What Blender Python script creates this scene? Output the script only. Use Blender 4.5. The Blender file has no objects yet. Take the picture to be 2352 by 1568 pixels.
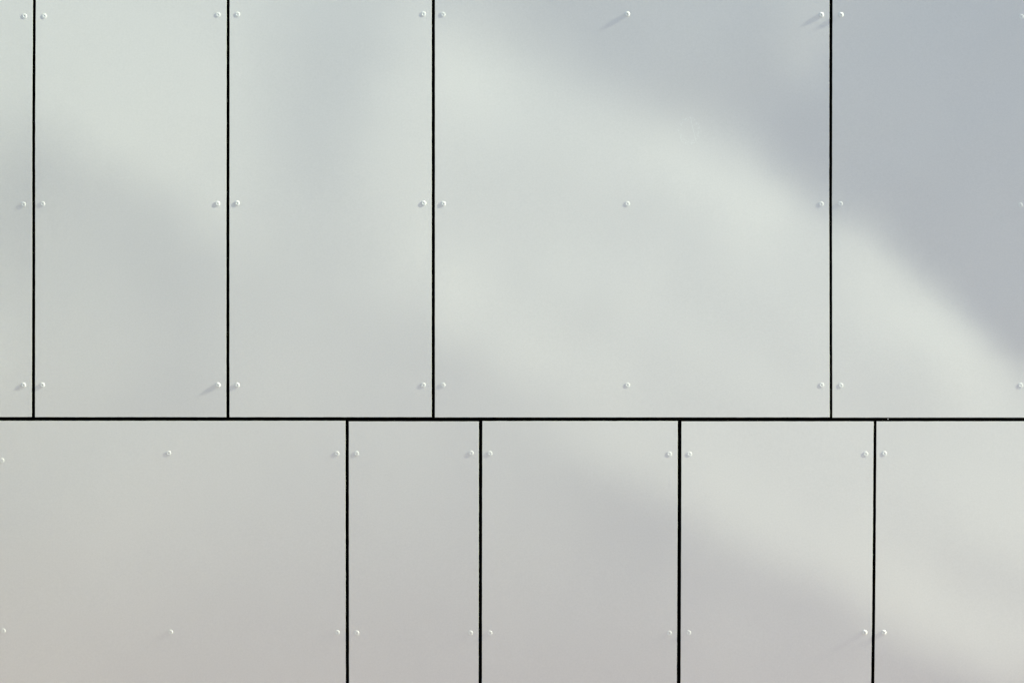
import bpy, math, random
import numpy as np

random.seed(7)
sc = bpy.context.scene
C = sc.collection

# ------------------------------------------------------------------ scale
# photograph measured on a 2352 x 1568 grid: 3.0 m of wall across the frame
S = 3.0 / 2352.0
ZC = 1.65
def px(x): return (x - 1176.0) * S
def pz(y): return ZC + (784.0 - y) * S

# ------------------------------------------------------------------ camera
CAM_D = 6.0
cam_d = bpy.data.cameras.new('camera')
cam = bpy.data.objects.new('camera', cam_d); C.objects.link(cam)
cam.location = (0.0, -CAM_D, ZC)
cam.rotation_euler = (math.radians(90), 0, 0)
cam_d.sensor_width = 36.0
cam_d.lens = 36.0 * CAM_D / 3.0
cam_d.clip_end = 3000.0
cam_d.clip_start = 0.05
sc.camera = cam

# ------------------------------------------------------------------ light
RAKE = 0.019                       # sun skims the wall, about one degree off its plane
SUN_UP = math.radians(30.0)        # it comes from the upper right along the wall
ux, uz = math.cos(SUN_UP), math.sin(SUN_UP)
sx, sy, sz = ux * math.cos(RAKE), -math.sin(RAKE), uz * math.cos(RAKE)

w = bpy.data.worlds.new('World'); sc.world = w; w.use_nodes = True
nt = w.node_tree; nt.nodes.clear()
out = nt.nodes.new('ShaderNodeOutputWorld'); bg = nt.nodes.new('ShaderNodeBackground')
sky = nt.nodes.new('ShaderNodeTexSky'); sky.sky_type = 'NISHITA'; sky.sun_disc = False
sky.sun_elevation = math.asin(sz)
sky.sun_rotation = math.atan2(sx, sy)
sky.air_density = 1.0; sky.dust_density = 0.6; sky.ozone_density = 1.0
bg.inputs['Strength'].default_value = 0.05
nt.links.new(sky.outputs[0], bg.inputs['Color']); nt.links.new(bg.outputs[0], out.inputs['Surface'])

sun_d = bpy.data.lights.new('sun', 'SUN'); sun_d.energy = 5.0; sun_d.angle = math.radians(0.5)
sun_d.color = (0.93, 0.995, 0.75)
sun = bpy.data.objects.new('sun', sun_d); C.objects.link(sun)
from mathutils import Vector
sun.rotation_euler = Vector((sx, sy, sz)).to_track_quat('Z', 'Y').to_euler()
sun.location = (6, -3, 6)

vs = sc.view_settings
vs.view_transform = 'Standard'; vs.look = 'None'; vs.gamma = 1.0; vs.exposure = 2.36
vs.use_curve_mapping = False
sc.render.engine = 'CYCLES'
sc.cycles.max_bounces = 8; sc.cycles.diffuse_bounces = 5

# ------------------------------------------------------------------ helpers
def mesh_obj(name, verts, faces, mats, parent=None, loc=(0,0,0), smooth=False, midx=None):
    me = bpy.data.meshes.new(name)
    me.from_pydata([tuple(v) for v in verts], [], faces)
    for m in mats: me.materials.append(m)
    if midx is not None: me.polygons.foreach_set('material_index', midx)
    if smooth: me.polygons.foreach_set('use_smooth', [True] * len(me.polygons))
    me.update()
    o = bpy.data.objects.new(name, me); C.objects.link(o)
    o.location = loc; o.parent = parent
    return o
def box(x0, x1, y0, y1, z0, z1):
    v = [(x0,y0,z0),(x1,y0,z0),(x1,y1,z0),(x0,y1,z0),(x0,y0,z1),(x1,y0,z1),(x1,y1,z1),(x0,y1,z1)]
    f = [(0,3,2,1),(4,5,6,7),(0,1,5,4),(1,2,6,5),(2,3,7,6),(3,0,4,7)]
    return v, f
def tag(o, **k):
    for a, b in k.items(): o[a] = b
    return o

def new_mat(name):
    m = bpy.data.materials.new(name); m.use_nodes = True
    n = m.node_tree.nodes; b = n['Principled BSDF']
    return m, n, m.node_tree.links, b
def simple(name, col, rough=0.6, spec=0.3, nscale=20.0, namt=0.1, bump=0.0):
    m, n, l, b = new_mat(name)
    geo = n.new('ShaderNodeNewGeometry')
    tx = n.new('ShaderNodeTexNoise'); tx.inputs['Scale'].default_value = nscale; tx.inputs['Detail'].default_value = 6
    l.new(geo.outputs['Position'], tx.inputs['Vector'])
    mp = n.new('ShaderNodeMapRange'); mp.inputs[3].default_value = 1 - namt; mp.inputs[4].default_value = 1 + namt
    l.new(tx.outputs[0], mp.inputs[0])
    mx = n.new('ShaderNodeVectorMath'); mx.operation = 'SCALE'; mx.inputs[0].default_value = col
    l.new(mp.outputs[0], mx.inputs['Scale']); l.new(mx.outputs[0], b.inputs['Base Color'])
    b.inputs['Roughness'].default_value = rough; b.inputs['Specular IOR Level'].default_value = spec
    if bump:
        bp = n.new('ShaderNodeBump'); bp.inputs['Strength'].default_value = bump; bp.inputs['Distance'].default_value = 0.01
        l.new(tx.outputs[0], bp.inputs['Height']); l.new(bp.outputs[0], b.inputs['Normal'])
    return m

# ------------------------------------------------------------------ materials
def panel_material():
    m, n, l, b = new_mat('coated_panel')
    geo = n.new('ShaderNodeNewGeometry')
    pos = geo.outputs['Position']
    def noise(scale, detail, rough=0.5):
        t = n.new('ShaderNodeTexNoise'); t.inputs['Scale'].default_value = scale
        t.inputs['Detail'].default_value = detail; t.inputs['Roughness'].default_value = rough
        l.new(pos, t.inputs['Vector']); return t.outputs[0]
    def mrange(v, a, b_, c, d):
        q = n.new('ShaderNodeMapRange'); q.inputs[1].default_value = a; q.inputs[2].default_value = b_
        q.inputs[3].default_value = c; q.inputs[4].default_value = d; l.new(v, q.inputs[0]); return q.outputs[0]
    def mul(a, c):
        q = n.new('ShaderNodeMath'); q.operation = 'MULTIPLY'; l.new(a, q.inputs[0])
        if isinstance(c, (int, float)): q.inputs[1].default_value = c
        else: l.new(c, q.inputs[1])
        return q.outputs[0]
    def mx(a, c):
        q = n.new('ShaderNodeMath'); q.operation = 'MAXIMUM'; l.new(a, q.inputs[0]); l.new(c, q.inputs[1]); return q.outputs[0]
    fine = mrange(noise(190, 5, .75), 0.3, 0.7, 0.965, 1.035)      # pigment speckle
    broad = mrange(noise(3.0, 6, .6), 0.3, 0.7, 0.991, 1.009)     # batch mottling
    oi = n.new('ShaderNodeObjectInfo')
    val = mul(mul(fine, broad), mrange(oi.outputs['Random'], 0.0, 1.0, 0.989, 1.011))
    # hairline scratches: (x0,y0,x1,y1,half width mm,strength) on the photograph's grid
    scr = [(66,1028,76,1055,0.7,.5),(107,1125,120,1150,0.6,.35),(50,1010,53,1018,.5,.3),
           (1586,268,1599,322,1.1,1.0),(1599,322,1602,331,.6,.3),(1566,296,1570,300,.8,.3),
           (2277,1170,2290,1195,.5,.25),(2290,1195,2302,1222,.5,.2),(2265,1180,2258,1215,.5,.2),
           (1858,1478,1859,1484,1.2,.6),(2041,961,2043,961.5,1,.2)]
    acc = None
    for (x0,y0,x1,y1,hw,st) in scr:
        a = Vector((px(x0), 0, pz(y0))); c = Vector((px(x1), 0, pz(y1))); d = c - a; L2 = d.length_squared
        fl = n.new('ShaderNodeVectorMath'); fl.operation = 'MULTIPLY'; fl.inputs[1].default_value = (1,0,1); l.new(pos, fl.inputs[0])
        s = n.new('ShaderNodeVectorMath'); s.operation = 'SUBTRACT'; s.inputs[1].default_value = a; l.new(fl.outputs[0], s.inputs[0])
        dt = n.new('ShaderNodeVectorMath'); dt.operation = 'DOT_PRODUCT'; dt.inputs[1].default_value = d / L2; l.new(s.outputs[0], dt.inputs[0])
        cl = n.new('ShaderNodeClamp'); l.new(dt.outputs['Value'], cl.inputs[0])
        sc_ = n.new('ShaderNodeVectorMath'); sc_.operation = 'SCALE'; sc_.inputs[0].default_value = d; l.new(cl.outputs[0], sc_.inputs['Scale'])
        di = n.new('ShaderNodeVectorMath'); di.operation = 'DISTANCE'; l.new(s.outputs[0], di.inputs[0]); l.new(sc_.outputs[0], di.inputs[1])
        o = mrange(di.outputs['Value'], 0.0, hw * 0.001, st, 0.0)
        acc = o if acc is None else mx(acc, o)
    brk = mrange(noise(260, 2), 0.35, 0.6, 0.25, 1.0)
    acc = mul(acc, brk)
    # the palm-sized rubbed ring on the wide panel: a speckled pale outline
    cx, cz = px(1584), pz(300)
    mp = n.new('ShaderNodeMapping'); mp.vector_type = 'POINT'
    mp.inputs['Location'].default_value = (-cx / 0.034, 0, -cz / 0.042); mp.inputs['Scale'].default_value = (1/0.034, 0, 1/0.042)
    l.new(pos, mp.inputs['Vector'])
    ln = n.new('ShaderNodeVectorMath'); ln.operation = 'LENGTH'; l.new(mp.outputs[0], ln.inputs[0])
    rin = mrange(ln.outputs['Value'], 0.62, 0.85, 0.0, 1.0); rou = mrange(ln.outputs['Value'], 0.9, 1.05, 1.0, 0.0)
    spk = mrange(noise(200, 3, .7), 0.5, 0.62, 0.0, 0.5)
    acc = mx(acc, mul(mul(rin, rou), spk))
    col = n.new('ShaderNodeVectorMath'); col.operation = 'SCALE'; col.inputs[0].default_value = PANEL_COL
    l.new(val, col.inputs['Scale'])
    mix = n.new('ShaderNodeMix'); mix.data_type = 'RGBA'
    l.new(acc, mix.inputs['Factor']); l.new(col.outputs[0], mix.inputs[6]); mix.inputs[7].default_value = (0.88, 0.88, 0.86, 1)
    l.new(mix.outputs[2], b.inputs['Base Color'])
    b.inputs['Roughness'].default_value = 0.62; b.inputs['Specular IOR Level'].default_value = 0.15
    # faint waviness of the pressed sheet and the orange peel of its coating
    bp = n.new('ShaderNodeBump'); bp.inputs['Strength'].default_value = 1.0; bp.inputs['Distance'].default_value = 0.00012
    l.new(noise(9.0, 4, .55), bp.inputs['Height'])
    b2 = n.new('ShaderNodeBump'); b2.inputs['Strength'].default_value = 1.0; b2.inputs['Distance'].default_value = 0.000012
    l.new(noise(210, 3, .6), b2.inputs['Height']); l.new(bp.outputs[0], b2.inputs['Normal'])
    l.new(b2.outputs[0], b.inputs['Normal'])
    return m
PANEL_COL = (0.747, 0.715, 0.697)
M_panel = panel_material()
M_edge = simple('cut_panel_edge', (0.74, 0.74, 0.70), 0.8, 0.1, 300, 0.08)
M_core = simple('dark_panel_core', (0.006, 0.0055, 0.005), 0.8, 0.1, 300, 0.3)
M_rivet = simple('painted_rivet', (0.765, 0.75, 0.73), 0.45, 0.3, 200, 0.02)
M_hole = simple('rivet_hollow', (0.006, 0.006, 0.005), 0.8, 0.1, 200, 0.2)
M_black = simple('black_membrane', (0.004, 0.004, 0.004), 0.9, 0.05, 30, 0.2)
M_tape = simple('aged_joint_tape', (0.02, 0.015, 0.012), 0.6, 0.2, 120, 0.9)
M_flake = simple('paint_flake', (0.8, 0.78, 0.75), 0.7, 0.2, 100, 0.05)
M_pave = simple('clay_paving', (0.172, 0.108, 0.074), 0.85, 0.2, 8, 0.12, 0.2)
M_kerb = simple('kerb_stone', (0.34, 0.32, 0.30), 0.85, 0.2, 15, 0.12, 0.2)
M_road = simple('asphalt', (0.055, 0.055, 0.056), 0.9, 0.2, 60, 0.25, 0.3)
M_coping = simple('dark_coping', (0.06, 0.065, 0.07), 0.5, 0.4, 10, 0.05)

# ------------------------------------------------------------------ ground
PAVE_W = 2.4
tag(mesh_obj('ground', [(-600,-600,-0.12),(600,-600,-0.12),(600,600,-0.12),(-600,600,-0.12)], [(0,1,2,3)], [M_road]), kind='structure')
v, f = box(-30, 30, -PAVE_W, 0.4, -0.11, 0.0)
tag(mesh_obj('pavement', v, f, [M_pave]), kind='structure')
for k in range(60):
    x0 = -30 + k
    v, f = box(0.004, 0.996, -0.145, -0.004, -0.11, 0.004)
    o = mesh_obj('kerb', v, f, [M_kerb], bpy.data.objects['pavement'], (x0, -PAVE_W, 0)) if k == 0 else None
    if k == 0: kerb0 = o
    else:
        o = kerb0.copy(); C.objects.link(o); o.parent = bpy.data.objects['pavement']; o.location = (x0, -PAVE_W, 0)

# ------------------------------------------------------------------ sheet bow solved from wanted tones, light pattern put into the shape
# tone control points per panel (grid x, grid y, green level of the skimmed surface)
TONE = {
 'P1': [(0,0,214),(60,0,214),(30,200,212),(0,270,208),(60,290,205),(10,400,198),(60,430,194),(60,520,194),(20,600,198),(30,800,203),(30,950,199)],
 'P2': [(90,0,215),(300,0,215),(510,0,213),(90,200,214),(90,271,210),(95,328,203),(95,390,197),(252,340,213),(252,375,208),(252,428,201),(252,479,199),(378,420,211),(378,460,204),(378,510,200),(510,350,214),(500,470,213),
        (491,540,207),(491,590,202),(491,640,200),(100,500,199),(100,640,200),(283,620,199),(420,640,197),(100,800,201),(300,800,200),(440,760,198),(510,800,200),(100,940,199),(252,882,200),(400,880,196),(300,945,196),(510,940,197)],
 'P3': [(535,0,214),(600,0,210),(700,0,205),(787,10,203),(787,95,202),(850,60,204),(880,10,205),(913,63,209),(980,0,211),(535,189,213),(567,189,211),(630,126,207),(700,150,203),(743,252,202),(800,170,202),(838,220,206),(882,126,206),(882,200,211),(980,300,216),
        (567,378,211),(630,441,207),(700,400,203),(743,353,202),(787,441,205),(840,360,209),(882,315,212),(900,430,213),(980,450,215),(535,480,210),(598,567,206),(693,567,204),(787,567,205),(882,567,209),(945,598,214),(980,600,215),
        (535,640,204),(567,661,202),(650,680,203),(756,693,203),(882,661,208),(945,680,208),(980,720,206),(535,760,202),(630,756,202),(760,770,202),(850,756,202),(882,806,200),(976,819,200),(630,882,202),(760,882,201),(880,890,200),(976,890,200),(535,940,200),(700,940,200),(850,940,198),(980,945,198)],
 'P4': [(1003,10,205),(1010,100,215),(1070,189,220),(1030,250,217),(1080,40,206),(1177,94,204),(1180,15,198),(1177,150,212),(1271,94,198),(1271,170,207),(1366,113,194),(1366,190,202),(1366,250,211),(1429,208,200),(1429,270,210),(1500,20,192),(1450,100,192),(1555,145,192),(1555,220,195),(1555,265,203),(1555,310,213),
        (1649,100,191),(1649,200,191),(1649,271,197),(1649,330,208),(1744,60,190),(1744,160,188),(1744,283,190),(1744,335,198),(1730,380,210),(1807,80,193),(1880,40,196),(1850,140,194),(1895,150,190),(1807,240,185),(1885,250,184),(1807,346,188),(1807,400,199),(1807,441,211),(1870,370,185),(1880,415,190),(1882,466,201),(1882,504,209),
        (1400,320,214),(1500,350,217),(1586,391,219),(1681,441,220),(1780,490,219),(1250,300,214),(1005,350,213),(1100,400,211),(1250,430,211),(1366,504,211),(1450,470,211),(1523,441,214),(1620,520,213),(1800,540,216),(1890,560,213),
        (1005,550,212),(1050,650,217),(1200,650,211),(1300,625,214),(1420,560,211),(1500,620,213),(1350,740,209),(1450,700,213),(1600,780,213),(1560,655,210),(1700,600,215),(1880,640,213),(1100,730,214),(1020,770,209),(1010,830,200),(1080,820,204),(1150,820,210),(1250,850,212),(1120,890,202),(1040,930,199),(1250,930,204),(1180,900,204),
        (1500,840,209),(1700,745,210),(1600,930,208),(1750,860,213),(1820,820,210),(1280,780,213),(1400,850,213),(1880,760,213),(1880,880,212),(1450,940,209),(1700,940,209),(1890,940,211)],
 'P5': [(1920,0,188),(2100,0,185),(2340,0,181),(1920,150,187),(2150,200,184),(2340,200,181),(1920,300,187),(2100,380,185),(2340,400,182),(1920,400,187),(1933,441,189),(1933,491,196),(1939,523,206),(1964,454,189),(1996,504,197),(1996,470,189),(1990,550,210),
        (2059,510,188),(2059,567,198),(2059,605,210),(2122,586,189),(2122,640,203),(2122,712,219),(2185,630,187),(2185,668,196),(2185,712,210),(2200,560,184),(2340,600,183),(1930,640,214),(2040,660,217),(2248,693,186),(2248,730,194),(2248,756,204),(2216,788,219),(2311,756,187),(2311,800,196),(2311,844,210),(2342,800,189),(2345,850,202),(2345,900,211),
        (1930,760,212),(2000,800,213),(2130,820,216),(2260,860,217),(2320,920,215),(1930,900,210),(2050,900,209),(2150,940,211),(2345,950,214)],
 'A': [(0,970,200),(200,975,202),(450,975,203),(780,975,201),(20,1080,198),(250,1080,201),(500,1080,200),(780,1080,198),(20,1250,195),(250,1250,197),(500,1250,196),(780,1250,194),(20,1400,192),(250,1400,192),(500,1400,190),(780,1400,189),(20,1560,190),(70,1530,190),(130,1550,190),(250,1560,188),(500,1560,187),(780,1560,186)],
 'B': [(805,970,201),(950,970,202),(1095,970,199),(805,1100,198),(950,1100,199),(1095,1100,196),(805,1300,193),(1095,1300,192),(805,1560,187),(950,1450,188),(1095,1560,186)],
 'C': [(1112,970,202),(1200,970,203),(1290,970,208),(1376,990,211),(1550,970,212),(1120,1050,200),(1226,1044,200),(1326,1030,206),(1326,1084,198),(1410,1050,208),(1426,1134,195),(1476,1070,208),(1476,1110,202),(1476,1159,194),(1550,1060,210),(1545,1110,206),(1545,1160,198),(1541,1200,193),
       (1120,1200,197),(1300,1180,195),(1400,1220,192),(1200,1350,193),(1450,1350,191),(1545,1300,192),(1120,1560,187),(1350,1560,186),(1550,1560,188)],
 'D': [(1570,970,212),(1700,970,211),(1800,970,211),(2000,970,213),(1570,1040,211),(1640,1080,213),(1760,1040,210),(1900,1060,211),(2000,1060,212),(1570,1130,208),(1570,1165,204),(1572,1200,198),(1575,1240,193),(1680,1160,211),(1690,1225,206),(1700,1265,199),(1710,1310,193),(1766,1354,191),(1780,1220,211),(1800,1265,207),(1820,1310,200),(1840,1360,192),(1850,1170,211),(1950,1200,212),
       (1900,1290,209),(1910,1350,200),(1926,1400,193),(1976,1300,212),(1980,1360,207),(1985,1410,199),(1995,1440,195),(1590,1320,190),(1676,1419,191),(1800,1430,190),(1900,1450,190),(1600,1550,188),(1800,1550,188),(1900,1520,189),(1985,1500,191),(1990,1560,191)],
 'E': [(2018,970,212),(2200,970,214),(2345,970,215),(2018,1100,212),(2200,1100,215),(2345,1100,215),(2018,1200,211),(2100,1220,210),(2040,1290,213),(2180,1290,208),(2260,1220,214),(2345,1270,213),(2120,1340,213),(2250,1400,212),(2260,1340,207),(2340,1370,207),(2345,1450,211),
       (2018,1380,210),(2020,1430,203),(2026,1469,195),(2030,1510,189),(2120,1440,210),(2120,1490,201),(2110,1530,191),(2226,1490,208),(2226,1530,201),(2226,1562,192),(2320,1540,205),(2345,1562,199)],
}
# outlines on the grid: left edge (top, bottom), right edge (top, bottom), top, bottom
ROW1_T, ROW2_B = -40.0, 1942.0
EDGE = {
 'P1': (-420,-420, 76.7,74.5, ROW1_T, 957.8), 'P2': (82.6,81.2, 520.4,520.8, ROW1_T, 958.0), 'P3': (526.4,527.4, 991.6,992.0, ROW1_T, 958.1),
 'P4': (998.4,998.6, 1906.4,1905.9, ROW1_T, 958.6), 'P5': (1912.6,1911.2, 2366,2366, ROW1_T, 959.3),
 'A': (-16,-16, 794.1,794.3, 965.1, ROW2_B), 'B': (801.1,800.9, 1100.3,1099.1, 966.4, ROW2_B), 'C': (1107.5,1105.9, 1556.8,1554.0, 965.6, ROW2_B),
 'D': (1564.6,1561.6, 2007.0,1997.1, 966.4, ROW2_B), 'E': (2012.9,2003.9, 2460,2458, 966.4, ROW2_B),
}
RIV = {
 'P1': [(57,38),(55,470),(55,884)], 'P2': [(102,38),(99,469),(98,884),(500,34),(500,468),(501,884)],
 'P3': [(545,33),(545,467),(545,884),(972,32),(973,467),(972,884)],
 'P4': [(1017,33),(1018,468),(1017,884),(1441,32),(1441,468),(1441,884),(1887,34),(1887,468),(1887,884)],
 'P5': [(1932,34),(1931,468),(1931,885),(2345,39),(2344,471),(2345,885)],
 'A': [(5,1057),(388,1040),(774,1041),(7,1448),(391,1451),(774,1452),(5,1866),(390,1866),(774,1866)],
 'B': [(819,1041),(1082,1040),(819,1453),(1080,1453),(819,1866),(1080,1866)],
 'C': [(1125,1041),(1537,1042),(1125,1453),(1537,1453),(1125,1866),(1536,1866)],
 'D': [(1583,1042),(1988,1042),(1581,1452),(1985,1451),(1580,1866),(1981,1866)],
 'E': [(2031,1041),(2029,1451),(2027,1866),(2440,1041),(2440,1451),(2440,1866)],
}
# what the open sky and the street alone give (linear green), fitted over the wall, and the level one unit of slope adds
AMB = (0.4510, 0.0190, 0.0, 0.0277)
GAIN = 5.70
def s2l(g):
    c = np.asarray(g, float) / 255.0
    return np.where(c <= 0.04045, c / 12.92, ((c + 0.055) / 1.055) ** 2.4)
def rbf(pts):
    P = np.array(pts, float); X = P[:, :2] / 400.0; n = len(P)
    r2 = ((X[:, None] - X[None]) ** 2).sum(-1)
    K = np.where(r2 > 0, 0.5 * r2 * np.log(r2 + 1e-12), 0) + np.eye(n) * 0.0012
    Q = np.c_[np.ones(n), X]; Ab = np.zeros((n + 3, n + 3)); Ab[:n, :n] = K; Ab[:n, n:] = Q; Ab[n:, :n] = Q.T
    wv = np.linalg.solve(Ab, np.r_[s2l(P[:, 2]), 0, 0, 0]); lo, hi = s2l(P[:, 2].min() - 1), s2l(P[:, 2].max() + 1)
    def fn(x, y):
        x = np.asarray(x, float) / 400.0; y = np.asarray(y, float) / 400.0; o = wv[n] + wv[n+1] * x + wv[n+2] * y
        for k in range(n):
            r = (x - X[k, 0]) ** 2 + (y - X[k, 1]) ** 2
            o = o + wv[k] * 0.5 * r * np.log(r + 1e-12)
        return np.clip(o, lo, hi)
    return fn
FN = {k: rbf(p) for k, p in TONE.items()}
def slope_field(gx, gy):
    """outward slope towards the sun of the sheets, at grid points (arrays)"""
    cx = np.clip(gx, 0, 2352); cy = np.clip(gy, 0, 1568)
    tone = np.zeros_like(gx)
    for k, (a0, a1, b0, b1, t, b) in EDGE.items():
        tt = np.clip((cy - t) / (b - t), 0, 1)
        lx = a0 + (a1 - a0) * tt - 3.2; rx = b0 + (b1 - b0) * tt + 3.2
        m = (cx >= lx) & (cx < rx) & ((cy < 961.7) == (k[0] == 'P'))
        tone[m] = FN[k](cx[m], cy[m])
    amb = AMB[0] + AMB[1] * (cx / 2352) + AMB[2] * (cy / 1568) + AMB[3] * (cy / 1568) ** 2
    inc = np.clip((tone - amb) / GAIN, 0.0005, 0.075)
    g = RAKE - inc
    d = np.hypot(gx - cx, gy - cy)
    k = np.clip((d - 60) / 330, 0, 1); k = k * k * (3 - 2 * k)
    return g * (1 - k)
# integrate along the sun's direction in the wall plane (grid units -> metres)
DU = 4.0
uu = np.arange(-2600, 2600, DU); vv = np.arange(-2000, 2000, DU)
U, V = np.meshgrid(uu, vv, indexing='ij')
GX = 1176 + U * ux - V * uz; GY = 784 - (U * uz + V * ux)      # v axis: up-left in the wall
G = slope_field(GX, GY)
H = np.cumsum(G, axis=0) * DU * S
wgt = np.exp(-(np.hypot((GX - 1176) / 1300, (GY - 784) / 950)) ** 6) + 1e-6
H -= (H * wgt).sum(0) / wgt.sum(0)
ker = np.exp(-(np.arange(-6, 7) / 3.0) ** 2); ker /= ker.sum()
H = np.apply_along_axis(lambda a: np.convolve(a, ker, 'same'), 1, H)
dd = np.hypot(np.maximum(np.abs(GX - 1176) - 1230, 0), np.maximum(np.abs(GY - 784) - 840, 0))
kk = np.clip(1 - dd / 1100, 0, 1); H *= kk * kk * (3 - 2 * kk)
def height(x, y):
    x = np.asarray(x, float); y = np.asarray(y, float)
    a = (x - 1176); b = (784 - y)
    u = a * ux + b * uz; v_ = -a * uz + b * ux
    fi = np.clip((u - uu[0]) / DU, 0, len(uu) - 2.001); fj = np.clip((v_ - vv[0]) / DU, 0, len(vv) - 2.001)
    i = fi.astype(int); j = fj.astype(int); p = fi - i; q = fj - j
    return (H[i, j] * (1-p) * (1-q) + H[i+1, j] * p * (1-q) + H[i, j+1] * (1-p) * q + H[i+1, j+1] * p * q)
_in = (GX > 0) & (GX < 2352) & (GY > 0) & (GY < 1568)
print('BOW mm', H[_in].min() * 1000, H[_in].max() * 1000, 'mean slope', G[_in].mean(), 'min clip', (G[_in] > RAKE - 0.001).mean())
print('BOW mm', H.min() * 1000, H.max() * 1000)

# ------------------------------------------------------------------ the clad wall
wall = bpy.data.objects.new('facade', None); C.objects.link(wall)
tag(wall, label='pale grey facade wall of riveted cladding panels with narrow black joints', category='wall')

THICK = 0.008
def make_panel(e, step, label=None):
    a0, a1, b0, b1, t, b = e
    a0 += 0.5; a1 += 0.5; b0 -= 0.5; b1 -= 0.5; t += 0.85; b -= 0.8     # sheets cut a hair short of the joint lines
    cxg = (a0 + a1 + b0 + b1) / 4; cyg = (t + b) / 2
    w_, h_ = b0 - a0, b - t
    nx = max(4, int(round(w_ * S / step))); ny = max(4, int(round(h_ * S / step)))
    ch = 0.1 / (S * 1000)                      # arris broken by a tenth of a millimetre
    fs = np.r_[np.linspace(0, 1, nx + 1)]; ft = np.r_[np.linspace(0, 1, ny + 1)]
    F, T = np.meshgrid(fs, ft, indexing='ij')
    lx = a0 + (a1 - a0) * T; rx = b0 + (b1 - b0) * T
    rng = np.random.default_rng(int(abs(cxg) * 7 + cyg))
    def wob(n_):                               # saw-cut edges wander by a few tenths of a millimetre
        r = rng.normal(0, 1, n_ + 8); k_ = np.array([.25, .5, .25]); r = np.convolve(r, k_, 'same')[4:4 + n_]
        return r * 0.16 / (S * 1000)
    wl, wr, wt, wb = wob(ny + 1), wob(ny + 1), wob(nx + 1), wob(nx + 1)
    X = lx + ch + (rx - lx - 2 * ch) * F; Y = (t + ch) + (b - t - 2 * ch) * T
    X[0] += wl; X[-1] += wr; Y[:, 0] += wt; Y[:, -1] += wb
    Hh = height(X, Y)
    ox, oz = px(cxg), pz(cyg)
    verts = [(px(X[i, j]) - ox, -Hh[i, j], pz(Y[i, j]) - oz) for i in range(nx + 1) for j in range(ny + 1)]
    idx = lambda i, j: i * (ny + 1) + j
    faces = [(idx(i, j), idx(i, j+1), idx(i+1, j+1), idx(i+1, j)) for i in range(nx) for j in range(ny)]
    nface = len(faces)
    ring = [(i, 0) for i in range(nx)] + [(nx, j) for j in range(ny)] + [(i, ny) for i in range(nx, 0, -1)] + [(0, j) for j in range(ny, 0, -1)]
    base = len(verts); n_ = len(ring)
    # separate rim vertices keep the edge crisp: rim copy, chamfer foot, back
    for lvl, (o_, d_) in enumerate(((0, 0), (ch, 0.00012), (ch, THICK))):
        for (i, j) in ring:
            dx = -o_ if i == 0 else (o_ if i == nx else 0); dy = -o_ if j == 0 else (o_ if j == ny else 0)
            verts.append((px(X[i, j] + dx) - ox, -Hh[i, j] + d_, pz(Y[i, j] + dy) - oz))
    for lvl in range(2):
        for k in range(n_):
            k2 = (k + 1) % n_
            A_, B_ = base + lvl * n_, base + (lvl + 1) * n_
            faces.append((A_ + k, A_ + k2, B_ + k2, B_ + k))
    mi = [0] * nface + [1] * n_ + [2] * n_
    o = mesh_obj('panel', verts, faces, [M_panel, M_edge, M_core], wall, (ox, 0, oz), midx=mi)
    sm = [True] * nface + [False] * (len(faces) - nface)
    o.data.polygons.foreach_set('use_smooth', sm)
    if label: o['label'] = label
    return o, (ox, oz)

# blind rivet: shallow dome with a hollow in the middle
def rivet_mesh(name, top, hollow):
    R = 0.0072
    prof = [(R, -0.001), (R, top * .55), (R * .98, top * .68), (R * .93, top * .76), (R * .75, top * .85), (R * .55, top * .93), (R * .42, top * .99), (R * .34, top), (R * .29, top - 0.0001), (R * .28, top - hollow), (0.0, top - hollow)]
    n_ = 24; vs_, fs_, mi = [], [], []
    for (r, y) in prof[:-1]:
        for k in range(n_):
            a = 2 * math.pi * k / n_; vs_.append((r * math.cos(a), -y, r * math.sin(a)))
    vs_.append((0, -prof[-1][1], 0)); c = len(vs_) - 1; m = len(prof) - 1
    for s in range(m - 1):
        for k in range(n_):
            k2 = (k + 1) % n_; fs_.append((s*n_+k, s*n_+k2, (s+1)*n_+k2, (s+1)*n_+k)); mi.append(1 if s >= m - 2 else 0)
    for k in range(n_): fs_.append(((m-1)*n_+k, (m-1)*n_+(k+1) % n_, c)); mi.append(1)
    me = bpy.data.meshes.new(name); me.from_pydata(vs_, [], fs_); me.materials.append(M_rivet); me.materials.append(M_hole)
    me.polygons.foreach_set('material_index', mi); me.polygons.foreach_set('use_smooth', [True] * len(fs_)); me.update()
    return me
RM = [rivet_mesh('rivet', 0.00035, 0.0018), rivet_mesh('rivet_raised', 0.00058, 0.0018), rivet_mesh('rivet_proud', 0.00095, 0.0018)]
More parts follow.
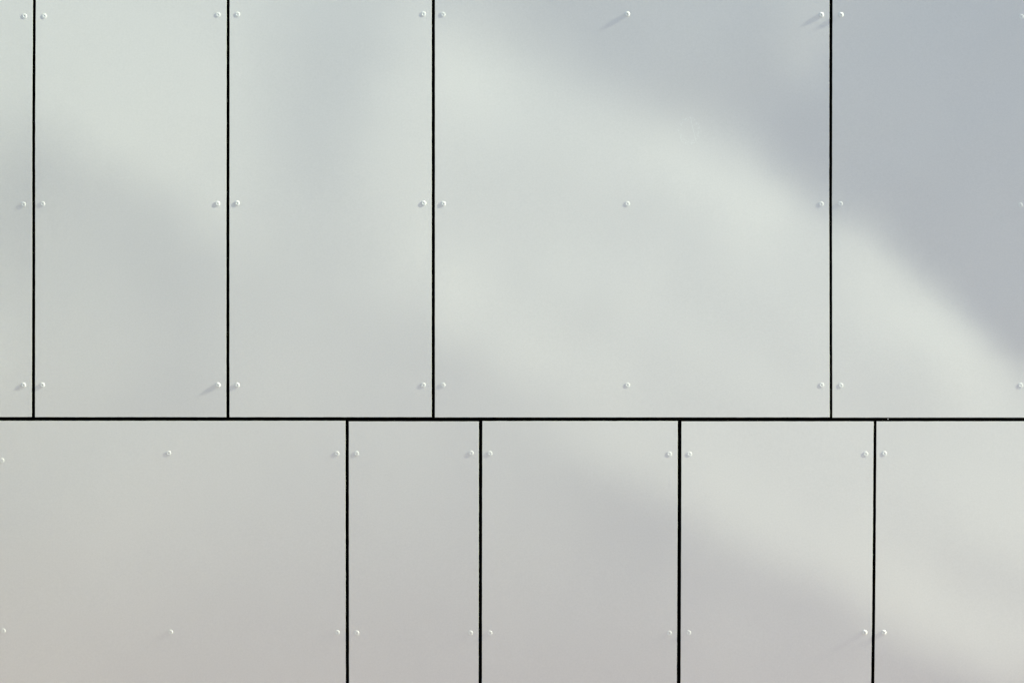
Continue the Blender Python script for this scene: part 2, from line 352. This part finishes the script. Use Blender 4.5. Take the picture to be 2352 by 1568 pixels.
# these heads are made taller so that they throw longer shadows
PROUD = {(1441,32): 2, (1887,34): 2, (1932,34): 2, (500,468): 1, (545,467): 1, (973,467): 1, (1018,468): 1, (55,884): 1, (98,884): 1, (501,884): 2, (545,884): 1, (1985,1451): 2, (2029,1451): 2}
rr = random.Random(3)
def add_rivet(x, y, panel, org):
    o = bpy.data.objects.new('rivet', RM[PROUD.get((x, y), 0)]); C.objects.link(o); o.parent = panel
    h = float(height(np.array([x]), np.array([y]))[0])
    # the head lies flush on the sheet as it leans there
    dx = float(height(np.array([x + 6.0]), np.array([y]))[0] - height(np.array([x - 6.0]), np.array([y]))[0]) / (12 * S)
    dz = float(height(np.array([x]), np.array([y - 6.0]))[0] - height(np.array([x]), np.array([y + 6.0]))[0]) / (12 * S)
    o.location = (px(x) - org[0], -h, pz(y) - org[1])
    q = Vector((0, -1, 0)).rotation_difference(Vector((-dx, -1, -dz)).normalized())
    from mathutils import Quaternion
    o.rotation_mode = 'QUATERNION'; o.rotation_quaternion = q @ Quaternion((0, 1, 0), rr.uniform(0, 6.28))

LAB = {'P4': 'widest upper panel with a faint scuff ring and a hairline scratch'}
for k in EDGE:
    p, org = make_panel(EDGE[k], 0.009, LAB.get(k))
    for (x, y) in RIV[k]: add_rivet(x, y, p, org)
# the cladding goes on beyond the frame
def far_panel(x0, x1, t, b, step=0.05):
    p, org = make_panel((x0, x0, x1, x1, t, b), step)
    for x in (x0 + 22, x1 - 22):
        for y in (t + 76, (t + b) / 2, b - 75): add_rivet(x, y, p, org)
for (x0, x1) in ((-1400,-930),(-924,-426),(2372,2830),(2836,3300),(3306,3760)): far_panel(x0, x1, ROW1_T, 958.5)
for (x0, x1) in ((-1400,-780),(-774,-22),(2466,2900),(2906,3420),(3426,3760)): far_panel(x0, x1, 965, ROW2_B)
for (x0, x1) in ((-1400,-700),(-694,-200),(-194,600),(606,1080),(1086,1700),(1706,2180),(2186,2900),(2906,3420),(3426,3760)): far_panel(x0, x1, -1020, ROW1_T - 6)
v, f = box(px(-1400), px(3760), 0.030, 0.25, 0.0, pz(-1020))
mesh_obj('backing_wall', v, f, [M_black], wall)
v, f = box(px(-1400), px(3760), 0.004, 0.27, pz(-1020) + 0.004, pz(-1020) + 0.05)
mesh_obj('coping', v, f, [M_coping], wall)
# worn sealing tape showing in the horizontal joint, and a paint flake caught in it
rt = random.Random(11)
x = 1535.0
while x < 2352:
    ln = rt.uniform(18, 60)
    if not (1790 < x < 1990):
        v, f = box(px(x) , px(x + ln), 0.0095, 0.0115, pz(961.9 + rt.uniform(-.3, .3)), pz(961.3))
        mesh_obj('joint_tape', v, f, [M_tape], wall)
    x += ln + rt.uniform(6, 40)
v = [(px(2038.5), 0.002, pz(963.0)), (px(2042.5), 0.0015, pz(962.2)), (px(2039.5), 0.002, pz(960.7)), (px(2038.6), 0.002, pz(961.5)), (px(2040), 0.0075, pz(961.8))]
mesh_obj('paint_flake', v, [(0,1,2,3),(1,0,4),(2,1,4),(3,2,4),(0,3,4)], [M_flake], wall)

# ------------------------------------------------------------------ unseen leafy block added at far left to tint the bounced light
M_leaf = simple('bounce_leaf', (0.105, 0.120, 0.028), 0.6, 0.2, 3, 0.35)
M_twig = simple('bounce_twig', (0.06, 0.045, 0.03), 0.9, 0.1, 20, 0.2)
hx = px(-1400) - 0.75
bounce_hedge = bpy.data.objects.new('bounce_hedge', None); C.objects.link(bounce_hedge); bounce_hedge.location = (hx, -2.3, 0)
tag(bounce_hedge, label='unseen tall green leafy block added to tint light bounced onto the wall', category='bounce_hedge')
rl = np.random.default_rng(5); NL = 9000
P = np.c_[rl.uniform(-.45, .45, NL), rl.uniform(-2.2, 2.2, NL), rl.uniform(.05, 3.2, NL)]
ax = rl.integers(0, 4, NL)                     # most leaves sit near the clipped faces
P[ax == 0, 0] = rl.normal(.43, .04, (ax == 0).sum()); P[ax == 1, 0] = rl.normal(-.43, .04, (ax == 1).sum())
top = (ax == 2) & (rl.random(NL) < .5); P[top, 2] = rl.normal(3.18, .05, top.sum())
A1 = rl.normal(0, 1, (NL, 3)); A1 /= np.linalg.norm(A1, axis=1)[:, None]
A2 = np.cross(A1, rl.normal(0, 1, (NL, 3))); A2 /= np.linalg.norm(A2, axis=1)[:, None]
sz_ = rl.uniform(.035, .07, NL)[:, None]
vv_ = np.stack([P - A1 * sz_, P + A2 * sz_ * .5, P + A1 * sz_, P - A2 * sz_ * .5], 1).reshape(-1, 3)
tag(mesh_obj('bounce_foliage', vv_, [(4*i, 4*i+1, 4*i+2, 4*i+3) for i in range(NL)], [M_leaf], bounce_hedge), kind='stuff')
for k in range(9):
    yb = -2.0 + k * .5
    vs_, fs_ = [], []
    for j, (zz, r) in enumerate(((-.02, .035), (.8, .028), (1.9, .018), (2.9, .008))):
        for q in range(6): vs_.append((r * math.cos(q * 1.0472) + .05 * math.sin(j * 2 + k), r * math.sin(q * 1.0472) + .05 * math.cos(j + k), zz))
    for j in range(3):
        for q in range(6): fs_.append((j*6+q, j*6+(q+1) % 6, (j+1)*6+(q+1) % 6, (j+1)*6+q))
    mesh_obj('bounce_trunk', vs_, fs_, [M_twig], bounce_hedge, (0, yb, 0))
